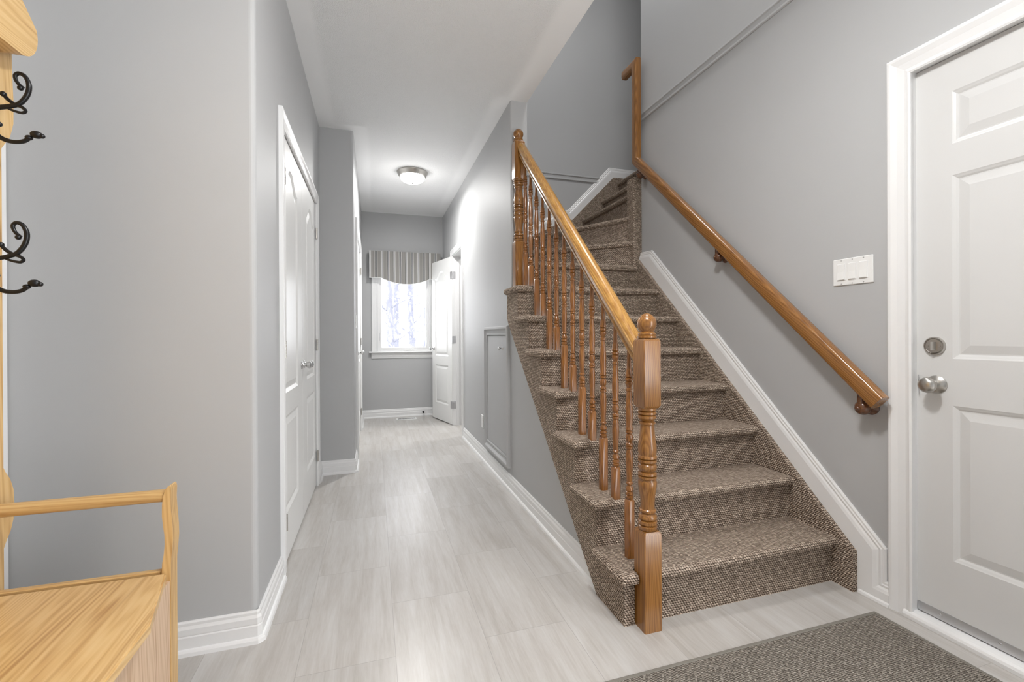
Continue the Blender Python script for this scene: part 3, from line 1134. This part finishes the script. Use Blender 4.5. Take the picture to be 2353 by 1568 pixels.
PX = 1.890
YK = 3.918
wind = [
    ([(1.031, 2.918), (PX, 2.912)], [(PX, 3.02), (1.031, 3.86)], [(1.031, 2.952), (1.908, 2.945)]),
    ([(1.031, 3.765), (PX, 2.968)], [(1.95, 3.10), (1.40, YK), (1.031, YK)], [(1.031, 3.80), (PX, 3.00)]),
    ([(1.365, YK), (PX, 3.022)], [(2.0, 3.07), (2.0, YK)], [(1.395, YK), (PX + .02, 3.035)]),
    ([(1.930, YK), (1.930, 3.06)], [(2.18, 3.06), (2.18, YK)], [(1.960, YK), (1.960, 3.06)]),
    ([(2.135, YK), (2.135, 2.96)], [(2.36, 2.96), (2.36, YK)], [(2.165, YK), (2.165, 2.96)]),
    ([(2.313, YK), (2.313, 2.96)], [(3.29, 2.96), (3.29, YK)], [(2.343, YK), (2.343, 2.96)]),
]
for k, (ns, rest, ri) in enumerate(wind):
    zt = RISE * (k + 8)
    part('step', carpet_step(ns, rest, zt, ri, zt - RISE), M_CARPET, stair, uv=True)

# carpeted open side of the flight
pl = [(Y1 + .004, 0), (1.664, 0), (YW - .03, 1.160), (YW - .004, 1.20), (YW - .004, 1.362)]
for k in range(6, -1, -1):
    zt = RISE * (k + 1) - .022
    if k < 6:
        pl.append((YR[k + 1] + .004, zt))
    pl.append((YR[k] + .004, zt))
part('side_carpet', MB().prism(pl, XS0, .909, lambda a, b, h: (h, a, b)), M_CARPET, stair, uv=True)
# carpeted strip against the outer wall
part('wall_side_carpet', MB().prism([(1.357, 0), (1.357, .168), (2.953, 1.655), (2.953, 0)], XS1, 1.930, lambda a, b, h: (h, a, b)), M_CARPET, stair, uv=True)
# carpeted end of the outer wall at the turn
part('wall_end_carpet', MB().bbox(1.889, 2.069, 2.9585, 3.062, 1.38, 2.285, .008), M_CARPET, stair, uv=True)
# carpeted strip on the back wall of the turn
part('back_side_carpet', MB().prism([(1.032, 1.5), (1.032, 1.80), (1.72, 2.165), (1.83, 2.19), (2.275, 2.640), (3.29, 2.640), (3.29, 1.5)], YK, YK + .016, lambda a, b, h: (a, h, b)), M_CARPET, stair, uv=True)

# ------------------------------------------------------------------ oak balustrade
XB = .963
bal = thing('stair_railing', 'oak balustrade with turned balusters and ball-capped newels on the open stair side', 'railing', (XB, 1.426, 0))


def newel(cx, cy, zb, zlo, zhi0, zhi1, ztop, h=.036, r=.034):
    """square lower block zb..zlo, turned shaft zlo..zhi0, square upper block zhi0..zhi1, ball to ztop"""
    mb = MB()

    def block(a, b, ca=True, cb=True):
        e, q = .010, .0055
        rr = []
        if ca:
            rr.append((q, a))
        rr += [(0, a + (e if ca else 0)), (0, b - (e if cb else 0))]
        if cb:
            rr.append((q, b))
        rings = []
        for d, z in rr:
            k = h
            c_ = .0030
            k = h - d
            rings.append([(cx + x, cy + y, z) for x, y in [(-k + c_, -k), (k - c_, -k), (k, -k + c_), (k, k - c_), (k - c_, k), (-k + c_, k), (-k, k - c_), (-k, -k + c_)]])
        mb.rings(rings, False)
    block(zb, zlo, False, True)
    block(zhi0, zhi1, True, True)
    L = zhi0 - zlo
    pr = [(0, .88), (.015, 1.0), (.035, 1.0), (.045, .90), (.052, 1.0), (.075, 1.0), (.085, .88), (.095, .97), (.112, .98), (.130, .84), (.142, .78), (.150, .88), (.165, .88), (.173, .76),
          (.22, .75), (.29, .84), (.355, .98), (.395, 1.0), (.418, .92), (.424, 1.0), (.440, 1.0), (.446, .92), (.452, 1.0), (.468, .98), (.478, .86),
          (.490, .93), (.512, 1.0), (.535, .97), (.550, .88), (.556, .99), (.575, .99), (.581, .92), (.587, 1.0), (.603, 1.0), (.612, .92),
          (.640, .99), (.680, .98), (.74, .87), (.81, .77), (.860, .75), (.868, .86), (.882, .86), (.890, .78), (.905, .82), (.915, .97), (.935, .98), (.941, .92), (.948, .98), (.965, .98), (.972, .92), (.98, .98), (1.0, .98)]
    pr = [(t, q * .88) if 0 < i < len(pr) - 1 and q < pr[i - 1][1] and q < pr[i + 1][1] and pr[i + 1][0] - pr[i - 1][0] < .032 else (t, q) for i, (t, q) in enumerate(pr)]
    mb.lathe([(q * r, zlo + t * L) for t, q in pr], 28, lambda x, y, z: (cx + x, cy + y, z))
    o = part('newel_post', mb, M_OAK_Z, bal)
    H = ztop - zhi1
    cp = [(0, .84), (.03, .98), (.10, .98), (.125, .84), (.145, .88), (.16, .92), (.21, .90), (.245, .80), (.26, .70), (.30, .75), (.38, .87), (.5, .98), (.6, 1.0), (.70, .96), (.79, .85), (.845, .72), (.852, .66), (.88, .64), (.93, .53), (.97, .34), (.99, .18), (1.0, 0)]
    part('ball_cap', MB().lathe([(q * .0350, zhi1 + t * H) for t, q in cp], 28, lambda x, y, z: (cx + x, cy + y, z)), M_OAK_Z, o)


newel(XB, 1.426, 0.0, .362, .812, 1.066, 1.160)
newel(XB - .015, 2.894, RISE * 7 - .003, 1.72, 2.140, 2.400, 2.490)

BP = [(0, .85), (.004, 1.0), (.013, 1.0), (.016, .86), (.019, 1.0), (.028, .98), (.031, .84), (.036, 1.0), (.044, .96), (.050, .74), (.056, .70), (.060, .88), (.066, .88), (.069, .72),
      (.10, .80), (.145, .96), (.180, .88), (.198, .74), (.201, .92), (.208, .92), (.210, .78), (.213, .92), (.220, .90), (.224, .76),
      (.232, .90), (.243, .96), (.254, .88), (.259, .76), (.262, .92), (.269, .92), (.271, .80), (.274, .92), (.281, .90), (.285, .80),
      (.320, .94), (.350, .95), (.395, .80), (.425, .66), (.428, .84), (.436, .84), (.439, .68), (.446, .70), (.452, .86), (.456, .98), (.463, .98), (.466, .80), (.470, .98), (.478, .98), (.481, .78), (.485, .96), (.492, .96), (.496, .84), (.508, .84), (.515, .64), (.54, .58), (.66, .50)]
BP = [(t, q * .86) if 0 < i < len(BP) - 1 and q < BP[i - 1][1] and q < BP[i + 1][1] and BP[i + 1][0] - BP[i - 1][0] < .014 else (t, q) for i, (t, q) in enumerate(BP)]
rail_low = lambda y: .990 + .953 * (y - 1.493)
rake = lambda y: .533 + .957 * (y - 1.655)
for i in range(13):
    y = 1.548 + .1042 * i
    k = max(j for j in range(7) if YR[j] - .03 < y - .012)
    zt = RISE * (k + 1)
    top = rake(y)
    mb = MB()
    h = .0160
    rings = []
    for d, z in ((0, zt - .004), (0, top - .006), (.004, top)):
        c_ = .0048
        h = .0160 - d
        rings.append([(XB + a, y + b, z) for a, b in [(-h + c_, -h), (h - c_, -h), (h, -h + c_), (h, h - c_), (h - c_, h), (-h + c_, h), (-h, h - c_), (-h, -h + c_)]])
    mb.rings(rings, False)
    end = rail_low(y) + .012 - top
    pr = [(q * .0152, top + t) for t, q in BP if t < end - .01] + [(.0078, top + end)]
    mb.lathe(pr, 18, lambda a, b, z: (XB + a, y + b, z))
    part('baluster', mb, M_OAK_B, bal)

HR = [(-.022, 0), (.022, 0), (.0245, .003), (.0245, .010), (.020, .0135), (.0205, .0165), (.0255, .0185), (.0285, .024), (.0325, .032), (.0335, .041), (.0325, .0475), (.0290, .0495), (.0275, .0540), (.021, .0610), (.012, .0655), (.004, .067)]
HR = HR + [(-a, b) for a, b in HR[2:]][::-1]


def rail_obj(name, prof, p0, p1, mat, parent, up=(0, 0, 1), cut0=None, cut1=None, smooth=False, cap_round=0.0):
    """straight rail whose own X axis runs along its length; cut: unit normal of a mitre plane through the end"""
    p0, p1 = Vector(p0), Vector(p1)
    t = (p1 - p0).normalized()
    up = Vector(up)
    z = (up - t * up.dot(t)).normalized()
    y = z.cross(t)
    L = (p1 - p0).length
    mb = MB()

    def end(x, cut):
        out = []
        for a, b in prof:
            q = Vector((x, a, b))
            if cut is not None:
                cl = Vector((cut.dot(t), cut.dot(y), cut.dot(z)))
                q.x = x - (cl.y * a + cl.z * b) / cl.x
            out.append(tuple(q))
        return out
    rr = [end(0, cut0)]
    if cap_round:
        sc = lambda x, s: [(x, a * s, b * s + (1 - s) * .03) for a, b in prof]
        rr = [sc(0, .86), sc(.003, .95), sc(.008, 1.0)]
    rr.append(end(L, cut1))
    mb.rings(rr, smooth)
    o = mb.build(name, mat, parent)
    M = Matrix(((t.x, y.x, z.x, p0.x), (t.y, y.y, z.y, p0.y), (t.z, y.z, z.z, p0.z), (0, 0, 0, 1)))
    base = Vector((0, 0, 0))
    q = parent
    while q:
        base += q.location
        q = q.parent
    M.translation = p0 - base
    o.matrix_basis = M
    return o


y0_, y1_ = 1.4615, 2.860
cutY = Vector((0, 1, 0))
rail_obj('handrail', HR, (XB, y0_, rail_low(y0_)), (XB, y1_, rail_low(y1_)), M_OAK_X, bal, cut0=cutY, cut1=cutY)

# ------------------------------------------------------------------ wall handrail
XW = 1.884
wr = thing('wall_handrail', 'round-edged oak handrail on the outer stair wall with an upright return at the top', 'handrail', (XW, 1.24, .80))
WRP = []
for i in range(28):
    a = 2 * PI * i / 28
    ca, sa_ = math.cos(a), math.sin(a)
    WRP.append((.026 * math.copysign(abs(ca) ** .42, ca), .033 + .033 * math.copysign(abs(sa_) ** .55, sa_)))
zl = lambda y: .838 + .938 * (y - 1.222) - .086     # underside along the slope
sl = Vector((0, 1, .938)).normalized()
yv = 2.862
bis = (sl + Vector((0, 0, 1))).normalized()
rail_obj('rail', WRP, (XW, 1.258, zl(1.258)), (XW, 2.945, zl(2.945)), M_OAK_W, wr, cut1=bis, smooth=True)
zj = zl(2.945)
upz = Vector((0, 0, 1))
bis2 = (upz + Vector((0, 1, 0))).normalized()
rail_obj('rail', WRP, (XW, 2.945, zj), (XW, 2.945, 3.075), M_OAK_W, wr, up=(0, -1, 0), cut0=bis, cut1=bis2, smooth=True)
rail_obj('rail', WRP, (XW, 2.945, 3.075), (XW, 3.075, 3.075), M_OAK_W, wr, up=(0, 0, 1), cut0=bis2, smooth=True)
for yb_, dz_ in ((1.310, .056), (2.098, .049), (2.885, .040)):
    zc = zl(yb_) + .020 - dz_
    mb = MB()
    mb.lathe([(0, 0), (.030, 0), (.031, .006), (.026, .012), (.017, .018), (.016, .026), (.022, .032), (.027, .040), (.029, .052), (.027, .064), (.021, .072), (.012, .076), (.0085, .077), (.0075, .082), (.004, .086), (0, .087)], 24, lambda x, y, z: (XR - z, yb_ + x, zc - .020 + y))
    mb.tube([(XW + .006, yb_, zc - .016), (XW + .004, yb_, zc + dz_ + .004)], [.015, .013], 12)
    part_label(part('bracket', mb, M_OAK_K, wr), 'dark turned wooden bracket')

# ------------------------------------------------------------------ light switches, outlet, access panel, vent, door stop
lp = thing('light_switch', 'white three-rocker light switch plate on the wall beside the entry door', 'light switch', (XR, 1.383, 1.348))
pm = MB()
pm.bbox(XR - .0055, XR, 1.300, 1.466, 1.290, 1.405, .0025)
part('cover_plate', pm, M_PLAST, lp)
for yy in (1.337, 1.383, 1.429):
    mb = MB()
    mb.bbox(XR - .0075, XR - .0045, yy - .0175, yy + .0175, 1.312, 1.383, .001)
    f_ = part('rocker_frame', mb, M_TRIM, lp)
    mb = MB()
    mb.prism([(XR - .007, 1.315), (XR - .0115, 1.315), (XR - .0085, 1.348), (XR - .0078, 1.380), (XR - .007, 1.380)], yy - .0145, yy + .0145, lambda a, b, h: (a, h, b))
    part('rocker', mb, M_PLAST, f_)
    for zz in (1.297, 1.398):
        part('screw', MB().lathe([(0, 0), (.0028, 0), (.0024, .001), (0, .0014)], 10, lambda x, y, z: (XR - .0055 - z, yy + x, zz + y)), M_ALU, lp)

sw2 = thing('light_switch', 'small white switch plate on the far left wall just past the pier', 'light switch', (XF, 4.0, 1.2))
part('cover_plate', MB().bbox(XF, XF + .006, 3.93, 4.0, 1.145, 1.26, .002), M_PLAST, sw2)
part('rocker', MB().bbox(XF + .006, XF + .011, 3.95, 3.98, 1.17, 1.235, .001), M_PLAST, sw2)

ol = thing('wall_outlet', 'white electrical outlet low on the hall wall beside the access panel', 'outlet', (XH, 3.815, .326))
part('cover_plate', MB().bbox(XH - .006, XH, 3.778, 3.850, .270, .382, .002), M_PLAST, ol)
for zz in (.305, .347):
    part('socket', MB().bbox(XH - .0075, XH - .006, 3.797, 3.831, zz - .014, zz + .014, .0005), M_TRIM, ol)

ac = thing('access_panel', 'grey framed access hatch in the wall under the stairs', 'access panel', (XH, 3.34, .65))
fp = [(0, 0), (0, .018), (.008, .026), (.020, .026), (.034, .014), (.050, .010), (.058, .015), (.068, .013), (.070, 0)]
part('frame', MB().molding([(2.985, .148), (2.985, 1.150), (3.675, 1.150), (3.675, .148)], fp, yz(XH), closed=True), M_WALL, ac)
part('hatch_door', MB().bbox(XH - .007, XH, 3.058, 3.602, .220, 1.078, .001), M_WALL, ac)
mb = MB()
mb.lathe([(0, 0), (.013, 0), (.012, .003), (.0055, .008), (.005, .016), (.008, .020), (.0135, .024), (.0145, .029), (.011, .034), (0, .036)], 18, lambda x, y, z: (XH - .007 - z, 3.150 + x, .985 + y))
part_label(part('knob', mb, M_CHROME, ac), 'small chrome knob')

vt = thing('floor_vent', 'white floor register on the tiles below the window', 'vent', (.398, 5.94, 0))
part('vent_frame', MB().bbox(.270, .527, 5.868, 6.012, 0.0, .006, .002), M_PLAST, vt)
gm = MB()
for i in range(15):
    xx = .296 + i * .0146
    gm.box(xx - .0042, xx + .0042, 5.905, 5.975, .0055, .0066)
part_label(part('grille', gm, M_DARKHOLE, vt), 'dark vent slots')

ds = thing('door_stop', 'small dark door stop on the baseboard near the open door', 'door stop', (.632, YB, .055))
mb = MB().lathe([(0, 0), (.014, 0), (.014, .006), (.007, .009), (.006, .03), (.011, .034), (.011, .045), (0, .047)], 14, lambda x, y, z: (.632 + x, YB - .0135 - z, .050 + y))
part('stop_body', mb, M_IRON, ds)

# ------------------------------------------------------------------ ceiling light
LX, LY = .372, 4.53
cl = thing('ceiling_light', 'round flush ceiling light with a frosted bowl and nickel rim in the hall', 'ceiling light', (LX, LY, CE))
lt = lambda x, y, z: (LX + x, LY + y, CE - z)
part('rim', MB().lathe([(0, 0), (.148, 0), (.152, .004), (.150, .012), (.142, .020), (.138, .036), (.128, .050), (.120, .052), (.120, .044), (0, .044)], 48, lt), M_NICKEL, cl)
bw = [(.121, .046)] + [(.121 * math.cos(t * PI / 2 / 10), .050 + .062 * math.sin(t * PI / 2 / 10)) for t in range(0, 10)] + [(0, .112)]
part_label(part('glass_bowl', MB().lathe(bw, 48, lt), M_BOWL, cl), 'glowing frosted glass bowl')
part('finial', MB().lathe([(0, .108), (.010, .108), (.011, .113), (.007, .118), (0, .121)], 14, lt), M_NICKEL, cl)

lamp('hall_lamp', 'AREA', (LX, LY, 2.584), 13, 0.10, (1.0, 0.99, 0.975))

# ------------------------------------------------------------------ door mat
rg = thing('door_mat', 'grey-brown woven mat with bound edges on the floor by the entry door', 'mat', (1.2, .8, 0))
part('pile', MB().box(.55, 1.832, .30, 1.222, .001, .008), M_MAT, rg, uv=True)
part('edge_binding', MB().molding([(.541, .291), (.541, 1.231), (1.841, 1.231), (1.841, .291)], [(0, .001), (0, .008), (.003, .0095), (.011, .0095), (.013, .008), (.013, .001)], closed=True), M_BIND, rg)

# ------------------------------------------------------------------ pine hall tree
ht = thing('hall_tree', 'light pine hall tree bench with black coat hooks by the left wall', 'hall tree', (-.70, .95, 0))
SZ = .455
# seat lid with a notch for the arm post
sp_ = [(-.89, .46), (-.474, .46), (-.470, .47), (-.470, 1.165), (-.474, 1.180), (-.528, 1.395), (-.89, 1.395)]
sm = MB()
ins = .003
sm.prism(sp_, SZ - .022, SZ - .004)
sm.prism([(-.89, .463), (-.477, .463), (-.4735, .473), (-.4735, 1.165), (-.4775, 1.179), (-.531, 1.393), (-.89, 1.393)], SZ - .004, SZ)
part('seat', sm, M_PINE_Y, ht)
part('front_panel', MB().box(-.540, -.521, .47, 1.399, .02, SZ - .023), M_PINE_F, ht)
part('side_panel', MB().box(-.885, -.541, 1.385, 1.403, .0, SZ - .024), M_PINE_F, ht)
part('side_panel', MB().box(-.885, -.541, .468, .486, .0, SZ - .024), M_PINE_F, ht)
part('seat_rail', MB().bbox(-.885, -.542, 1.404, 1.422, SZ - .060, SZ + .004, .003), M_PINE_X, ht)


def arm_post(y0, y1, name='arm_post'):
    """board with a curved front edge, 2 cm deep, the curve seen from the seat side"""
    L = [(.0, -.540), (.455, -.5395), (.480, -.5385), (.505, -.5345), (.530, -.5325), (.555, -.5330), (.580, -.5360), (.605, -.5382), (.635, -.5380), (.655, -.5360), (.670, -.5325), (.680, -.5280)]
    R = [(.684, -.5230), (.681, -.5195), (.672, -.5180), (.645, -.5190), (.620, -.5180), (.595, -.5162), (.570, -.5145), (.540, -.5140), (.510, -.5162), (.480, -.5188), (.455, -.5190), (.0, -.5190)]
    return part(name, MB().prism([(x, z) for z, x in L + R], y0, y1, lambda a, b, h: (a, h, b)), M_PINE_Z, ht)


arm_post(1.400, 1.440)
arm_post(.43, .467)
for yy in (1.418, .448):
    part('arm_rail', MB().tube([(-.905, yy, .655), (-.530, yy, .655)], .0165, 16), M_PINE_X, ht)
# uprights of the back, with rounded ears where the arm rail and the hooks sit
xq0, xq1 = -.925, -.900


def upright(s, yc):
    pr = [(0, .0), (0, .545), (.008, .560), (.022, .580), (.033, .61), (.036, .645), (.033, .685), (.022, .715), (.008, .735), (0, .75), (0, 1.560), (.010, 1.575), (.028, 1.60), (.040, 1.64), (.041, 1.70), (.036, 1.78), (.034, 1.93), (-.095, 1.93), (-.095, 0)]
    return part('back_post', MB().prism([(yc + s * a, z) for a, z in pr], xq0, xq1, lambda a, b, h: (h, a, b)), M_PINE_Z, ht)


upright(1, 1.462)
upright(-1, .438)
part('back_panel', MB().box(-.922, -.906, .52, 1.380, SZ - .02, 1.93), M_PINE_Z, ht)
# crest board: thick, arched, with rounded ends
cr = []
for i in range(25):
    a = -PI / 2 + PI * i / 24 * .62
    cr.append((1.430 + .062 * math.cos(a), 1.862 + .068 * math.sin(a)))
top = []
for i in range(25):
    t = i / 24
    yv_ = 1.425 - t * .95
    top.append((yv_, 1.935 + .16 * math.sin(PI * (.02 + .96 * t))))
low = [(.475 - .055 * math.cos(-PI / 2 + PI * i / 8 * .62), 1.862 + .068 * math.sin(-PI / 2 + PI * i / 8 * .62)) for i in range(8, -1, -1)]
part('crest_rail', MB().prism(cr + top + low, -.900, -.843, lambda a, b, h: (h, a, b)), M_PINE_Y, ht)


def coat_hook(y, zb):
    """double scroll hook drawn in the X-Z plane, rooted on the back post; x = distance from the post face"""
    mb = MB()
    P = lambda l: [(-.902 + a, y, zb + b) for a, b in l]
    # main stem along the post
    mb.bbox(-.900, -.893, y - .011, y + .011, zb - .020, zb + .085, .003)
    # upper arm: root, sweep up, forward loop, back curl
    mb.tube(P([(.006, .030), (.022, .045), (.045, .052), (.066, .062), (.081, .085), (.085, .110), (.078, .130), (.066, .137), (.058, .129), (.062, .114), (.073, .102)]), [0.0058, 0.0058, 0.0054, 0.0054, 0.0055, 0.0054, 0.0049, 0.0045, 0.0043, 0.0040, 0.0038], 10, 5)
    mb.sphere(P([(.068, .101)])[0], .0062)
    # leaf scroll crossing the upper arm
    mb.tube(P([(.036, .079), (.045, .068), (.058, .059), (.072, .053), (.078, .046), (.072, .040), (.058, .042), (.044, .047)]), [0.0043, 0.0043, 0.0040, 0.0038, 0.0038, 0.0036, 0.0032, 0.0027], 8, 5)
    mb.sphere(P([(.035, .081)])[0], .0066)
    # lower arm ending in an acorn
    mb.tube(P([(.006, .020), (.008, .004), (.018, -.016), (.036, -.030), (.056, -.034), (.074, -.030), (.084, -.022)]), [0.0058, 0.0060, 0.0057, 0.0054, 0.0051, 0.0049, 0.0045], 10, 5)
    mb.sphere(P([(.084, -.020)])[0], .0078, sc=(1, 1, .8))
    mb.sphere(P([(.099, -.011)])[0], .0110, sc=(1.15, 1.0, .85))
    mb.sphere(P([(.110, -.013)])[0], .0060)
    mb.tube(P([(.010, .002), (.016, .008), (.026, .006)]), [0.0043, 0.0043, 0.0043], 8, 4)
    mb.sphere(P([(.027, .006)])[0], .0062)
    return part_label(part('coat_hook', mb, M_IRON, ht), 'black scrolled iron coat hook')


coat_hook(1.415, 1.598)
coat_hook(1.405, 1.226)
coat_hook(.49, 1.598)
